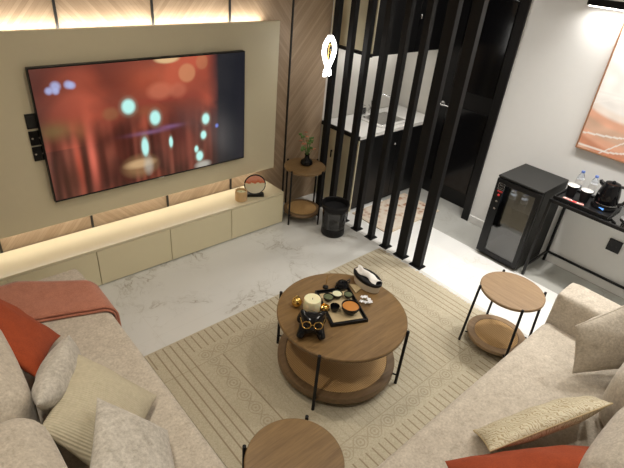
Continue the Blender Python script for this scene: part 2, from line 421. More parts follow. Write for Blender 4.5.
def tv_fn(u, v):
    n = noise.noise(Vector((u*5, v*3, 1.3))); n2 = noise.noise(Vector((u*38, v*1.6, 4.1))); n3 = noise.noise(Vector((u*14, v*1.2, 9)))
    top = lin((166, 74, 54)); mid = lin((112, 54, 42)); low = lin((78, 42, 32))
    c = mixc(low, mid, min(1, v*2.2)); c = mixc(c, top, max(0, min(1, (v-.45)*2.2)))
    c = tuple(x*(1+.5*n) for x in c)
    b1 = noise.noise(Vector((u*4.2, v*3.4, 7.7))); b2 = noise.noise(Vector((u*9, v*5, 2.2)))
    c = mixc(c, lin((96, 44, 36)), max(0, min(.85, (b1+.05)*2.6)))
    c = mixc(c, lin((206, 96, 70)), max(0, min(.6, (-b1-.12)*2.4))*(1 if v > .4 else .3))
    c = mixc(c, lin((60, 34, 30)), max(0, min(.6, (b2-.1)*2.2))*(.4 if v > .6 else .9))
    c = mixc(c, lin((196, 92, 62)), .55*math.exp(-((u-.52)/.16)**2-((v-.88)/.14)**2))
    # dark left edge and left streaks
    c = mixc(c, lin((84, 52, 46)), max(0, min(1, (.24-u)*4))*.8)
    if v < .62:
        k = (n2*.9+n3*.6)*min(1, (.62-v)*4)
        c = tuple(max(0, x*(1+1.1*k)) for x in c)
        if k > 0: c = mixc(c, lin((180, 104, 82)), min(.35, k*.4)*(1 if u < .6 else .3))
    for cu, cv, su, sv, col, a in ((.055, .55, .05, .045, (120, 100, 62), .75), (.185, .27, .015, .17, (232, 118, 96), .95), (.122, .24, .009, .15, (206, 92, 70), .9), (.155, .25, .008, .18, (66, 40, 32), .8), (.225, .28, .014, .16, (74, 42, 34), .75), (.62, .55, .05, .06, (96, 46, 38), .6), (.70, .62, .05, .12, (110, 50, 38), .6), (.28, .12, .06, .1, (66, 36, 30), .6), (.52, .30, .04, .2, (84, 42, 36), .5),
                                   (.45, .60, .05, .03, (150, 90, 60), .5), (.26, .42, .03, .07, (70, 30, 24), .7), (.34, .38, .03, .1, (64, 26, 22), .6), (.15, .52, .02, .05, (140, 92, 60), .5), (.62, .37, .025, .1, (66, 30, 32), .6),
                                   (.08, .15, .05, .12, (60, 36, 26), .7), (.46, .42, .06, .012, (150, 110, 150), .55), (.57, .44, .04, .012, (150, 110, 160), .5),
                                   (.66, .20, .05, .12, (120, 60, 50), .5), (.56, .68, .12, .02, (150, 50, 44), .4)):
        d = ((u-cu)/su)**2+((v-cv)/sv)**2
        c = mixc(c, lin(col), a*math.exp(-d/2))
    for cu, cv, ru, rv, col, a, so in ((.672, .872, .062, .062, (206, 140, 98), .7, .12), (.754, .95, .045, .05, (186, 122, 84), .55, .15), (.53, .75, .085, .055, (206, 116, 88), .6, .3), (.62, .74, .06, .05, (196, 110, 84), .5, .3),
                                       (.575, 1.0, .085, .03, (226, 190, 140), .9, .2), (.40, .14, .115, .075, (150, 116, 80), .75, .35), (.40, .16, .095, .03, (206, 170, 126), .9, .4), (.44, .13, .03, .06, (190, 190, 180), .5, .5), (.74, .02, .06, .03, (190, 190, 180), .8, .4),
                                       (.29, .62, .05, .04, (150, 108, 72), .45, .3)):
        c = mixc(c, lin(col), a*disc(u, v, cu, cv, ru, rv, so))
    # dark right-hand part
    c = mixc(c, lin((30, 31, 38)), max(0, min(1, (u-.775)*14)))
    c = mixc(c, lin((64, 58, 60)), .7*math.exp(-((u-.86)/.03)**2-((v-.25)/.2)**2) + .25*max(0, min(1, (u-.93)*20))*(1-v))
    for cu, cv, ru, rv in ((.373, .658, .050, .055), (.495, .535, .042, .056), (.432, .30, .028, .075), (.566, .30, .016, .045), (.765, .454, .034, .046), (.749, .307, .026, .036), (.705, .185, .018, .03), (.722, .112, .032, .044)):
        c = mixc(c, lin((150, 150, 130)), .5*disc(u, v, cu, cv, ru*1.15, rv*1.15, .3))
        c = mixc(c, lin((190, 250, 242)), disc(u, v, cu, cv, ru*.85, rv*.85, .25))
    c = mixc(c, lin((110, 130, 220)), disc(u, v, .829, .372, .012, .014, .5))
    for cu, cv, ru in ((.058, .845, .020), (.085, .872, .026), (.083, .838, .018), (.135, .875, .022), (.148, .868, .02)):
        c = mixc(c, lin((176, 186, 232)), .8*disc(u, v, cu, cv, ru, ru, .4))
    return c
tv = thing('television', (.663+TW/2, 3.06, 0), 'large flat television showing blurred candle lights on a red background', 'television')
picture(TW-.012, TH-.02, 300, 176, tv_fn, 'screen', 'tv_image', tv, (0, -.0312, .632+.012))
B((0, -.012, .632+TH/2), (TW, .036, TH)).build('bezel', 'black', tv, bevel=.003)
B((0, .010, .632+TH/2), (.5, .02, .4)).build('wall_mount', 'black_matte', tv)
B((0, -.031, .636), (.045, .004, .006)).build('badge', 'steel', tv)
# plates beside the television
for zc, mt, lb, nm in ((1.155, 'charcoal', 'grey square blank plate beside the television, topmost of three', 'wall_plate'),
                       (1.053, 'black_gloss', 'black square switch plate beside the television, middle of three', 'switch_plate'),
                       (.955, 'black_gloss', 'black square socket plate beside the television, lowest of three', 'socket_plate')):
    t = thing(nm, (.652, 3.075, zc), lb, 'wall plate', 'plates left of the television')
    B((0, -.005, 0), (.088, .010, .088)).build('plate', mt, t, bevel=.003)
    if mt != 'charcoal':
        for dx in (-.02, .02):
            MB().cyl((dx-.01, -.0101, .0), (dx-.01, -.0125, .0), .006, seg=10).build('button', 'steel', t)
    else:
        B((0, -.0105, 0), (.06, .003, .06)).build('cover', 'charcoal', t, bevel=.002)

# low cabinet
cb = thing('media_cabinet', (.8, 3.02, 0), 'long low cream lacquered media cabinet running along the television wall', 'cabinet')
cx0, cx1, cf = -1.33, 2.412, 2.879
B(((cx0+cx1)/2-.8, (cf+.02+WY-.02)/2-3.02, .1425), (cx1-cx0, WY-.02-cf-.02, .285)).build('body', 'cabinet', cb)
B(((cx0+cx1)/2-.8, (cf+WY-.008)/2-3.02, .295), (cx1-cx0, WY-.008-cf, .020)).build('top', 'cab_top', cb, bevel=.002)
sx = cx1
while sx > cx0+.1:
    nx = max(cx0, sx-.534)
    B(((sx+nx)/2-.8, cf+.010-3.02, .146), (sx-nx-.005, .018, .272)).build('door', 'cabinet', cb, bevel=.0015)
    sx = nx

# candle jar and sand picture on the cabinet
cj = thing('candle_jar', (2.018, 2.955, .3055), 'small tan marbled candle jar on the cream cabinet', 'candle')
cj.scale = (1.18, 1.18, 1.15)
MB().lathe([(0, 0), (.038, 0), (.042, .004), (.042, .075), (.038, .077), (.036, .075), (.036, .055), (0, .055)], seg=32).build('jar', 'amber', cj)
MB().lathe([(0, .056), (.035, .056), (.034, .060), (0, .061)], seg=24).build('wax', 'wax', cj)
MB().cyl((0, 0, .06), (0, 0, .068), .0015, seg=6).build('wick', 'black_matte', cj)
sp = thing('sand_picture', (2.155, 2.955, .3055), 'round black-framed sand picture with orange top on the cream cabinet', 'sand picture', rz=-.52)
B((0, 0, .012), (.150, .05, .024)).build('stand', 'black', sp, bevel=.003)
R0 = .084
MB().tube([(R0*math.cos(t*PI/20), 0, .106+R0*math.sin(t*PI/20)) for t in range(40)], .0065, 10, True).build('ring', 'black', sp)
k = N('layered_sand'); v = k.xyz(); nz = k.noise(k.obj(), 30, 4)
zz = k.math('MULTIPLY_ADD', nz, .06, v[2])
c = k.ramp(k.math('MULTIPLY', zz, 4.6), [(.30, (.76, .72, .58)), (.68, (.72, .66, .46)), (.72, (.60, .12, .03)), (.86, (.70, .30, .20))])
M['sand'] = k.bsdf(c, .35)
MB().cyl((0, .006, .106), (0, -.006, .106), R0-.002, seg=40).build('sand_disc', 'sand', sp)

# ------------------------------------------------------------------ slat partition
GR = 'black vertical slats of the room divider'
order = ['nearest the camera, at the open end of the divider', 'second from the open end of the divider', 'third from the open end of the divider', 'fourth from the open end of the divider',
         'fifth from the open end of the divider', 'fourth from the wooden wall', 'third from the wooden wall', 'second from the wooden wall', 'hard against the wooden wall']
for i in range(8):
    y = 1.737 + .172*i
    wy = .078 if i < 2 else .048
    t = thing('divider_slat', (2.905, y, 0), 'black metal divider slat, ' + order[i], 'divider slat', GR)
    B((0, 0, H/2+.002), (.048, wy, H-.006)).build('slat', 'slat', t, bevel=.002)
    B((0, 0, .004), (.085, wy+.03, .008)).build('foot_plate', 'slat', t, bevel=.001)

# neon sign
ns = thing('neon_sign', (2.715, 2.80, 1.265), 'small glowing white fish-shaped lamp hanging by a thin cord before the wooden wall', 'hanging light')
pts = []
for i in range(64):
    t = i/64*2*PI
    # leaf body whose two sides cross into a forked tail
    pass
def side(sgn):
    L = []
    for i in range(25):
        a = i/24; z = .30-.22*a
        L.append((sgn*.052*math.sin(PI*a**.85)*(1-.15*a), z))
    for i in range(1, 9):
        a = i/8; L.append((-sgn*.030*math.sin(a*PI*.62), .08-.065*a))
    return L
A = side(1); Bq = side(-1)
MB().tube([(x, 0, z) for x, z in A], .017, 10).build('neon_tube', 'neon', ns)
MB().tube([(x, .012, z) for x, z in Bq], .017, 10).build('neon_tube', 'neon', ns)
MB().tube([(-.026, .006, .014), (-.008, .006, .030), (.0, .006, .034), (.008, .006, .030), (.026, .006, .014)], .009, 8).build('neon_tail', 'neon', ns)
MB().tube([(0, .006, .30), (0, .006, H-1.270)], .0015, 6).build('cord', 'white_matte', ns)
B((0, .004, .195), (.020, .008, .11)).build('ornament_plate', 'gold', ns, bevel=.003)
B((0, -.002, .155), (.014, .006, .03)).build('ornament_band', 'black', ns)
B((0, -.002, .225), (.014, .006, .02)).build('ornament_band', 'black', ns)

# ------------------------------------------------------------------ kitchenette behind the divider
kb = thing('kitchenette_cabinet', (3.55, 2.92, 0), 'black kitchenette base cabinet with beige end panel behind the divider', 'kitchen cabinet')
KW = 4.15-KX
B((KX+KW/2-3.55, (KY+.02+3.16)/2-2.92, .36), (KW-.01, 3.16-KY-.02, .70)).build('body', 'black', kb)
B((KX+.0-3.55, (KY+3.16)/2-2.92, .358), (.014, 3.16-KY, .708)).build('end_panel', 'beige_side', kb, bevel=.002)['label'] = 'beige end panel'
for i in range(2):
    dd = B((KX+KW*(.25+.5*i)-3.55, KY+.01-2.92, .375), (KW/2-.006, .018, .66)).build('door', 'black', kb, bevel=.002)
    MB().sph((KX+KW*(.25+.5*i)+.20*(1-2*i)-3.55+.02, KY-.012-2.92, .60), .013, seg=12).build('knob', 'steel', dd)
MB().cyl((KX-.007-3.55, 3.0-2.92, .51), (KX-.02-3.55, 3.0-2.92, .51), .008).cyl((KX-.018-3.55, 3.0-2.92, .52), (KX-.018-3.55, 3.0-2.92, .45), .006).build('latch', 'black', kb)
ct = thing('worktop', (3.55, 2.92, .72), 'white stone worktop with black edging over the kitchenette cabinet', 'worktop')
B((KX+KW/2-3.55, (KY-.01+3.16)/2-2.92, .018), (KW+.01, 3.17-KY, .032)).build('slab', 'white_gloss', ct, bevel=.002)
B((KX-.008-3.55, (KY+3.16)/2-2.92, .016), (.014, 3.17-KY, .036)).build('edging', 'black', ct)
sk = thing('sink', (3.62, 2.90, .752), 'white inset sink in the worktop behind the divider', 'sink')
MB().box((0, 0, .008), (.42, .34, .012)).build('rim', 'white_gloss', sk, bevel=.006)
B((0, 0, .0155), (.34, .26, .004)).build('basin', 'steel', sk, bevel=.001)
fc = thing('faucet', (3.66, 3.11, .753), 'chrome faucet curving over the white sink', 'faucet')
MB().tube([(0, 0, 0), (0, 0, .12), (.02, -.02, .17), (.08, -.06, .19), (.15, -.11, .17), (.17, -.12, .13)], .011, 10).build('spout', 'steel', fc)
MB().cyl((0, 0, 0), (0, 0, .05), .025).build('base', 'steel', fc)
MB().tube([(0, 0, .05), (-.05, -.01, .09)], .006, 8).build('lever', 'steel', fc)
bx = thing('soap_dispenser', (3.50, 3.08, .753), 'small grey dispenser beside the chrome faucet', 'dispenser')
B((0, 0, .045), (.07, .05, .09)).build('bottle', 'steel', bx, bevel=.01)
MB().cyl((0, 0, .09), (0, 0, .115), .006).cyl((0, 0, .112), (0, -.03, .112), .004).build('pump', 'steel', bx)
uc = thing('upper_cabinet', (3.55, 2.95, 1.42), 'black wall cabinet with beige end panel above the worktop', 'kitchen cabinet')
UH = H-1.42-.004
B((KX+KW/2-3.55+.003, (KY+.02+3.165)/2-2.95, UH/2), (KW-.01, 3.165-KY-.02, UH)).build('body', 'black', uc)
B((KX-3.55, (KY+3.165)/2-2.95, UH/2+.012), (.014, 3.165-KY, UH-.024)).build('end_panel', 'beige_side', uc, bevel=.002)['label'] = 'beige end panel'
B((KX-.001-3.55, (KY+3.165)/2-2.95, .006), (.02, 3.165-KY, .022)).build('edging', 'black', uc)
for i in range(2):
    dd = B((KX+KW*(.25+.5*i)-3.55, KY+.01-2.95, UH/2), (KW/2-.006, .018, UH-.004)).build('door', 'black', uc, bevel=.002)
    MB().sph((KX+KW*(.25+.5*i)+.05*(1-2*i)-3.55+(.22 if i == 0 else -.08), KY-.012-2.95, .29), .014, (.6, .6, 1.4), seg=12).build('knob', 'steel', dd)
dm = tag(B((0, 0, .005), (.78, .45, .010)).build('doormat', 'mat', bevel=.003, loc=(3.46, 2.425, 0)), 'brown and cream patterned mat on the floor behind the divider slats', 'mat')

# ------------------------------------------------------------------ round tables
def round_table(name, loc, rt, zt, rl, zl, label, cat, leg0, topmat, group=None, splay=0, n=4, lr=.008, rz=0, rim=.075, th=.022, lth=.028):
    t = thing(name, loc, label, cat, group, rz)
    MB().lathe([(0, zt-th), (rt-.006, zt-th), (rt, zt-th+.006), (rt, zt-.004), (rt-.004, zt), (0, zt)], seg=72).build('tabletop', topmat, t)
    MB().lathe([(0, zt-th-.012), (rt-.03, zt-th-.012), (rt-.03, zt-th+.001), (0, zt-th+.001)], seg=48).build('apron', 'black_matte', t)
    MB().lathe([(0, zl-lth), (rl-.006, zl-lth), (rl, zl-lth+.006), (rl, zl-.003), (rl-.003, zl), (rl-rim, zl), (rl-rim-.002, zl-.006), (0, zl-.006)], seg=72).build('shelf', 'table_rim' if topmat == 'table_wood' else 'lit_wood', t)
    MB().lathe([(0, zl-.0055), (rl-rim-.003, zl-.0055), (rl-rim-.003, zl-.001), (0, zl+.002)], seg=60).build('rattan_inset', 'rattan', t)
    for i in range(n):
        a = leg0 + i*2*PI/n
        rr = max(rt, rl)+lr*.9
        r0_ = rr+splay
        q = MB().tube([(r0_*math.cos(a), r0_*math.sin(a), 0), (rr*math.cos(a), rr*math.sin(a), zt+.006)], lr, 12)
        q.cyl(((rl-.01)*math.cos(a), (rl-.01)*math.sin(a), zl-lth/2), (rr*math.cos(a), rr*math.sin(a), zl-lth/2), .005, seg=8)
        q.cyl(((rt-.01)*math.cos(a), (rt-.01)*math.sin(a), zt-th/2), (rr*math.cos(a), rr*math.sin(a), zt-th/2), .005, seg=8)
        q.build('leg', 'black_matte', t)
    return t
CT = (1.627, 1.370)
round_table('coffee_table', (*CT, .012), .370, .400, .350, .088, 'large round two-tier walnut coffee table with woven rattan shelf on the rug', 'coffee table', math.radians(208), 'table_wood', lr=.009, rim=.045, lth=.045, th=.024)
G2 = 'small round two-tier side tables'
round_table('side_table', (2.595, .862, .0118), .193, .446, .186, .088, 'small round two-tier side table between the coffee table and the black fridge', 'side table', math.radians(135), 'lit_wood', G2, rim=.045, splay=.022)
round_table('side_table', (.818, .815, .0118), .197, .441, .200, .080, 'small round side table at the bottom edge between the two sofas', 'side table', math.radians(126), 'table_wood', G2)
round_table('side_table', (2.613, 2.86, 0), .180, .512, .165, .105, 'small round side table with flower vase in the corner by the wooden wall', 'side table', math.radians(193), 'table_wood', G2, rim=.03)

# vase with flowers
vs = thing('flower_vase', (2.640, 2.875, .5125), 'small black vase of orange and green flowers on the corner table', 'vase')
MB().lathe([(0, 0), (.040, 0), (.054, .014), (.050, .036), (.024, .058), (.018, .085), (.024, .098), (.020, .098), (.014, .085), (.014, .06), (0, .05)], seg=32).build('vase', 'black_gloss', vs)
for i in range(15):
    a = i*2.4; rr = .02+.055*((i*37 % 10)/10); hh = .13+.17*((i*53 % 11)/11)
    tip = (rr*math.cos(a), rr*math.sin(a), hh)
    st = MB().tube([(0, 0, .075), (rr*.3*math.cos(a), rr*.3*math.sin(a), hh*.6), tip], .0016, 6).build('stem', 'leaf', vs)
    if i % 3 == 1:
        q = MB()
        for j in range(4):
            b = a+j*1.6
            q.sph((tip[0]+.012*math.cos(b), tip[1]+.012*math.sin(b), tip[2]-.01*j), .014, (1.2, .5, .8), 8, Matrix.Rotation(b, 4, 'Z'))
        q.build('leaf', 'leaf', vs)
    else:
        q = MB()
        for j in range(6):
            b = j*PI/3; s_ = .013 if i % 2 else .009
            q.sph((tip[0]+s_*math.cos(b), tip[1]+s_*math.sin(b), tip[2]), s_*.75, (1.2, .7, .4), 8, Matrix.Rotation(b, 4, 'Z'))
        q.sph(tip, .006, seg=8); q.build('blossom', 'blossom', vs)

# waste bin
wb = thing('waste_bin', (2.672, 2.50, 0), 'round smoked black waste bin with a black liner beside the divider foot', 'waste bin')
MB().lathe([(.098, .07), (.110, .285), (.108, .285), (.096, .07)], seg=48).build('wall', 'smoked', wb)
MB().lathe([(0, 0), (.095, 0), (.103, .012), (.100, .072), (.093, .072), (.093, .02), (0, .018)], seg=48).build('base', 'black', wb)
MB().lathe([(.114, .250), (.118, .29), (.115, .302), (.108, .295), (.103, .235), (.105, .235), (.110, .255)], seg=40).build('liner', 'black_matte', wb)
MB().tube([(.116*math.cos(a*PI/24), .116*math.sin(a*PI/24), .292) for a in range(48)], .006, 8, True).build('rim', 'black', wb)
for i in range(5):
    a = i*2*PI/5+.3
    MB().sph((.045*math.cos(a), .045*math.sin(a), .05), .028, (1, .8, .6), 8).build('crumpled_paper', 'white_matte', wb) if i < 1 else None

# ------------------------------------------------------------------ fridge
fx, fy0, fy1, fz = 3.50, 1.203, 1.572, .735
fr = thing('mini_fridge', (3.71, (fy0+fy1)/2, 0), 'black glass-door mini fridge standing against the white wall', 'fridge')
cy = (fy0+fy1)/2
def F(x, y, z): return (x-3.71, y-cy, z)
m_ = MB()
for c_, d_ in (((3.735, fy0+.012, .37), (.40, .024, .69)), ((3.735, fy1-.012, .37), (.40, .024, .69)), ((3.735, cy, .70), (.40, fy1-fy0, .03)), ((3.735, cy, .04), (.40, fy1-fy0, .04)), ((3.925, cy, .37), (.02, fy1-fy0, .69))):
    m_.box(F(*c_), d_)
m_.build('housing', 'charcoal', fr, bevel=.003)
B(F(3.72, cy, .7235), (.43, fy1-fy0+.004, .017)).build('lid', 'charcoal', fr, bevel=.004)
dr = MB()
for c_, d_ in (((fx+.016, fy1-.035, .372), (.034, .07, .672)), ((fx+.016, fy0+.02, .372), (.034, .04, .672)), ((fx+.016, cy-.015, .688), (.034, fy1-fy0-.11, .040)), ((fx+.016, cy-.015, .055), (.034, fy1-fy0-.11, .038))):
    dr.box(F(*c_), d_)
D = dr.build('door', 'black', fr, bevel=.002)
B(F(fx+.006, cy-.010, .37), (.006, fy1-fy0-.09, .60)).build('glass', 'fridge_glass', D)
B(F(fx-.002, fy0+.010, .45), (.012, .014, .30)).build('handle', 'black_gloss', D, bevel=.003)
q = MB(); by, bz = fy1-.050, .648
for dy, dz, w_, h_ in ((0, .026, .05, .002), (0, -.026, .05, .002), (.025, 0, .002, .052), (-.025, 0, .002, .052)): q.box(F(fx-.0015, by+dy, bz+dz), (.001, w_+.0015, h_+.0015))
q.tube([F(fx-.0015, by+.014, bz+.002), F(fx-.0015, by+.008, bz+.015), F(fx-.0015, by, bz+.006), F(fx-.0015, by-.008, bz+.015), F(fx-.0015, by-.014, bz+.002)], .0015, 6)
q.box(F(fx-.0015, by, bz-.012), (.001, .03, .003)); q.build('badge', 'steel', D)
q = MB()
for i in range(5): q.box(F(fx-.0015, by+.018-.009*i, bz-.042), (.001, .006, .010 if i % 2 else .014))
q.build('red_lettering', 'red', D)
for i, zz in enumerate((.575, .52, .455)):
    MB().cyl(F(fx-.001, by+.002, zz), F(fx-.006, by+.002, zz), .009, seg=14).build('button', 'steel' if i else 'red', D)
sh = B(F(3.72, cy, .30), (.36, fy1-fy0-.05, .006)).build('shelf', 'steel', fr)
sh = B(F(3.72, cy, .50), (.36, fy1-fy0-.05, .006)).build('shelf', 'steel', fr)
for c_ in ((3.58, fy1-.03), (3.58, fy0+.03), (3.88, fy1-.03), (3.88, fy0+.03)):
    MB().cyl(F(*c_, 0), F(*c_, .025), .014, seg=12).build('foot', 'black_matte', fr)
def bottle(loc, label, group, h_=.17):
    t = thing('water_bottle', loc, label, 'bottle', group)
    MB().lathe([(0, 0), (.024, 0), (.027, .004), (.027, h_*.30), (.025, h_*.34), (.027, h_*.38), (.027, h_*.66), (.020, h_*.8), (.011, h_*.88), (.011, h_*.92), (0, h_*.92)], seg=24).build('bottle', 'clear', t)
    MB().cyl((0, 0, h_*.92), (0, 0, h_), .013, seg=16).build('cap', 'blue', t)
    MB().lathe([(.0275, h_*.40), (.0275, h_*.62)], seg=24).build('label_band', 'white_gloss', t)
    return t
bottle((3.575, 1.445, .504), 'small water bottle inside the mini fridge, nearer its controls', 'bottles in the fridge', .14)
bottle((3.575, 1.345, .504), 'small water bottle inside the mini fridge, nearer the door handle', 'bottles in the fridge', .14)

# ------------------------------------------------------------------ console desk
dk = thing('console_table', (3.74, .55, 0), 'slim black metal console table with glass top along the white wall', 'console table')
def K(x, y, z): return (x-3.74, y-.55, z)
dx0, dx1, dy0, dy1, dz = 3.545, 3.915, -.05, 1.15, .695
q = MB()
for c_, d_ in (((dx0, .55, dz-.012), (.02, dy1-dy0, .024)), ((dx1, .55, dz-.012), (.02, dy1-dy0, .024)), (((dx0+dx1)/2, dy0, dz-.012), (dx1-dx0+.02, .02, .024)), (((dx0+dx1)/2, dy1, dz-.012), (dx1-dx0+.02, .02, .024))):
    q.box(K(*c_), d_)
q.build('top_frame', 'black', dk, bevel=.001)
B(K((dx0+dx1)/2, .55, dz-.003), (dx1-dx0-.02, dy1-dy0-.02, .008)).build('glass_top', 'table_glass', dk)
for xx in (dx0, dx1):
    for yy in (dy0, dy1):
        B(K(xx, yy, (dz-.024)/2), (.020, .020, dz-.024)).build('leg', 'black', dk, bevel=.001)
q = MB().box(K(dx1, .55, .09), (.016, dy1-dy0, .016)).box(K((dx0+dx1)/2, dy1, .09), (dx1-dx0, .016, .016)).box(K((dx0+dx1)/2, dy0, .09), (dx1-dx0, .016, .016))
q.build('lower_rail', 'black', dk, bevel=.001)
DZ = dz+.0015
tr = thing('serving_tray', (3.70, .955, DZ), 'black rectangular tray holding cups and sachets on the console table', 'tray')
q = MB().box((0, 0, .004), (.26, .38, .008))
for c_, d_ in (((0, .19, .012), (.26, .01, .024)), ((0, -.19, .012), (.26, .01, .024)), ((.13, 0, .012), (.01, .39, .024)), ((-.13, 0, .012), (.01, .39, .024))): q.box(c_, d_)
q.build('tray_body', 'black', tr, bevel=.002)
cup0 = thing('paper_cup', (3.70, 1.085, DZ+.009), 'black paper cup with white inside on the tray, nearest the fridge', 'cup', 'cups on the tray')
cup0.scale = (1.1, 1.1, 1.1)
MB().lathe([(0, 0), (.026, 0), (.036, .078), (.0335, .078), (.0245, .006), (0, .006)], seg=28).build('cup_body', 'black_matte', cup0)
MB().lathe([(.0330, .0765), (.0242, .0075), (0, .0075)], seg=28).build('cup_inside', 'white_matte', cup0)
MB().tube([(.0352*math.cos(i*PI/14), .0352*math.sin(i*PI/14), .079) for i in range(28)], .0022, 6, True).build('cup_rim', 'white_matte', cup0)
copy_thing(cup0, (3.70, .985, DZ+.009), 'black paper cup with white inside on the tray, nearest the kettle')
bottle((3.845, 1.10, DZ+.001), 'clear water bottle behind the cups, nearest the fridge', 'bottles behind the tray', .17)
bottle((3.848, 1.00, DZ+.001), 'clear water bottle behind the cups, nearest the kettle', 'bottles behind the tray', .17)
for i, (yy, xx, mt, lb) in enumerate(((1.07, 3.615, 'pink', 'pink and white sachet on the tray, nearest the fridge'), (1.02, 3.612, 'red', 'red sachet on the tray between two pale sachets'), (.975, 3.615, 'pink', 'pink sachet on the tray, nearest the kettle'))):
    t = thing('sachet', (xx, yy, DZ+.009+.002), lb, 'sachet', 'sachets on the tray', rz=.1*i)
    B((0, 0, .004), (.022, .055, .006)).build('packet', mt, t, bevel=.002)
    B((0, .015, .0078), (.012, .012, .001)).build('printed_patch', 'white_matte', t)
kt = thing('electric_kettle', (3.745, .855, DZ+.0095), 'black electric kettle with handle standing on its base on the console table', 'kettle')
kt.scale = (1.08, 1.08, 1.08)
MB().lathe([(0, 0), (.075, 0), (.082, .006), (.078, .022), (0, .024)], seg=36).build('power_base', 'black', kt)
MB().lathe([(0, .025), (.068, .025), (.073, .035), (.068, .10), (.055, .155), (.050, .165), (.046, .172), (0, .178)], seg=40).build('kettle_body', 'black_gloss', kt)
MB().sph((0, 0, .180), .012, seg=12).build('lid_knob', 'black', kt)
MB().tube([(.0, -.048, .165), (.0, -.085, .172), (.0, -.112, .15), (.0, -.118, .11), (.0, -.10, .06), (.0, -.068, .045)], [.009, .011, .012, .012, .011, .009], 10).build('handle', 'charcoal', kt)
MB().tube([(0, .050, .145), (0, .072, .155), (0, .080, .168)], [.018, .014, .010], 10).build('spout', 'black_gloss', kt)
MB().lathe([(.0735, .030), (.0740, .034), (.0737, .038)], seg=36).build('steel_band', 'steel', kt)
B((-.076, -.01, .012), (.008, .030, .012), rz=0).build('indicator_light', 'display', kt)
cm = thing('metal_cup', (3.70, .655, DZ+.001), 'black and chrome cup on a silver saucer to the right of the kettle', 'cup')
MB().lathe([(0, 0), (.055, 0), (.060, .008), (.056, .010), (0, .004)], seg=32).build('saucer', 'steel', cm)
MB().lathe([(0, .005), (.030, .005), (.040, .03), (.040, .085), (.036, .085), (.036, .03), (0, .012)], seg=32).build('cup_body', 'steel', cm)
MB().lathe([(.038, .084), (.042, .086), (.040, .105), (.02, .115), (0, .116)], seg=32).build('lid', 'black', cm)
sock = thing('wall_socket', (RX, .715, .37), 'black wall socket on the white wall under the console table', 'wall socket')
B((-.007, 0, 0), (.013, .095, .10)).build('plate', 'black', sock, bevel=.003)
for dy in (-.018, .018): MB().cyl((-.0136, dy, 0), (-.0150, dy, 0), .006, seg=10).build('hole', 'charcoal', sock)

# ------------------------------------------------------------------ painting and picture light
def paint_fn(u, v):
    w = noise.noise(Vector((u*2.2, v*2.0, .7)))
    hgt = v + .16*math.sin(u*3.2+.5) + .05*w
    white = lin((246, 242, 238)); pk = lin((232, 178, 150)); org = lin((216, 178, 154)); cr = lin((240, 228, 218)); deep = lin((210, 146, 116))
    bands = [(-9, org), (.10, deep), (.17, pk), (.23, org), (.33, pk), (.40, cr), (.46, white)]
    c = bands[0][1]
    for i in range(1, len(bands)):
        t = max(0, min(1, (hgt-bands[i][0])/.03)); c = mixc(c, bands[i][1], t)
    c = tuple(min(1, x*(1+.18*noise.noise(Vector((u*9, v*14, 3))))) for x in c)
    for k_, (a, b, s_) in enumerate(((.20, .22, .9), (.33, -.22, 1.6), (.10, .10, -1.2), (.44, .06, .4), (.02, .30, -.5))):
        y = a + b*math.sin(u*2.6+s_) + .02*math.sin(u*9+k_)
        if abs(v-y) < .0075: c = mixc(c, white, .8)
    return c
pa = thing('painting', (RX, .788, 1.003), 'large abstract painting in white, peach and orange on the right wall', 'painting')
PW, PH = .90, .91
picture(PW-.012, PH-.012, 150, 130, paint_fn, 'canvas', 'canvas', pa, (-.029, 0, .006), axis='y')
B((-.013, 0, PH/2), (.025, PW-.014, PH-.014)).build('backing', 'white_matte', pa)
q = MB()
for c_, d_ in (((-.018, PW/2, PH/2), (.034, .008, PH)), ((-.018, -PW/2, PH/2), (.034, .008, PH)), ((-.018, 0, 0), (.034, PW+.008, .008)), ((-.018, 0, PH), (.034, PW+.008, .008))): q.box(c_, d_)
M['copper'] = plain('copper_frame', (.62, .34, .20), .35, .6)
q.build('frame', 'copper', pa)
pl = thing('picture_light', (3.85, .80, 1.955), 'long black linear wall light above the painting', 'wall light')
B((0, 0, .028), (.05, 1.37, .045)).build('housing', 'black', pl, bevel=.003)
B((0, 0, .003), (.034, 1.34, .006)).build('diffuser', 'lampglow', pl)
for dy in (-.4, .4): MB().cyl((.02, dy, .03), (.089, dy, .03), .010, seg=10).build('bracket', 'black', pl)

# ------------------------------------------------------------------ rug
RC = (1.780, 1.385)
rg = thing('woven_rug', (*RC, 0), 'large cream and brown woven rug with ring motifs under the coffee table', 'rug')
B((0, 0, .006), (2.07, 1.40, .011)).build('pile', 'rug', rg, bevel=.004)
for sgn in (1,):
    q = MB(); n_ = 110
    for i in range(n_):
        y = -.69+1.38*i/(n_-1); L = .018+.018*random.random(); dyy = (random.random()-.5)*.02
        q.tube([(sgn*1.030, y, .008), (sgn*(1.035+L*.5), y+dyy*.4, .007), (sgn*(1.035+L), y+dyy, .004)], [.0045, .004, .002], 5)
    tag(q.build('fringe', 'fringe', rg), kind='stuff')

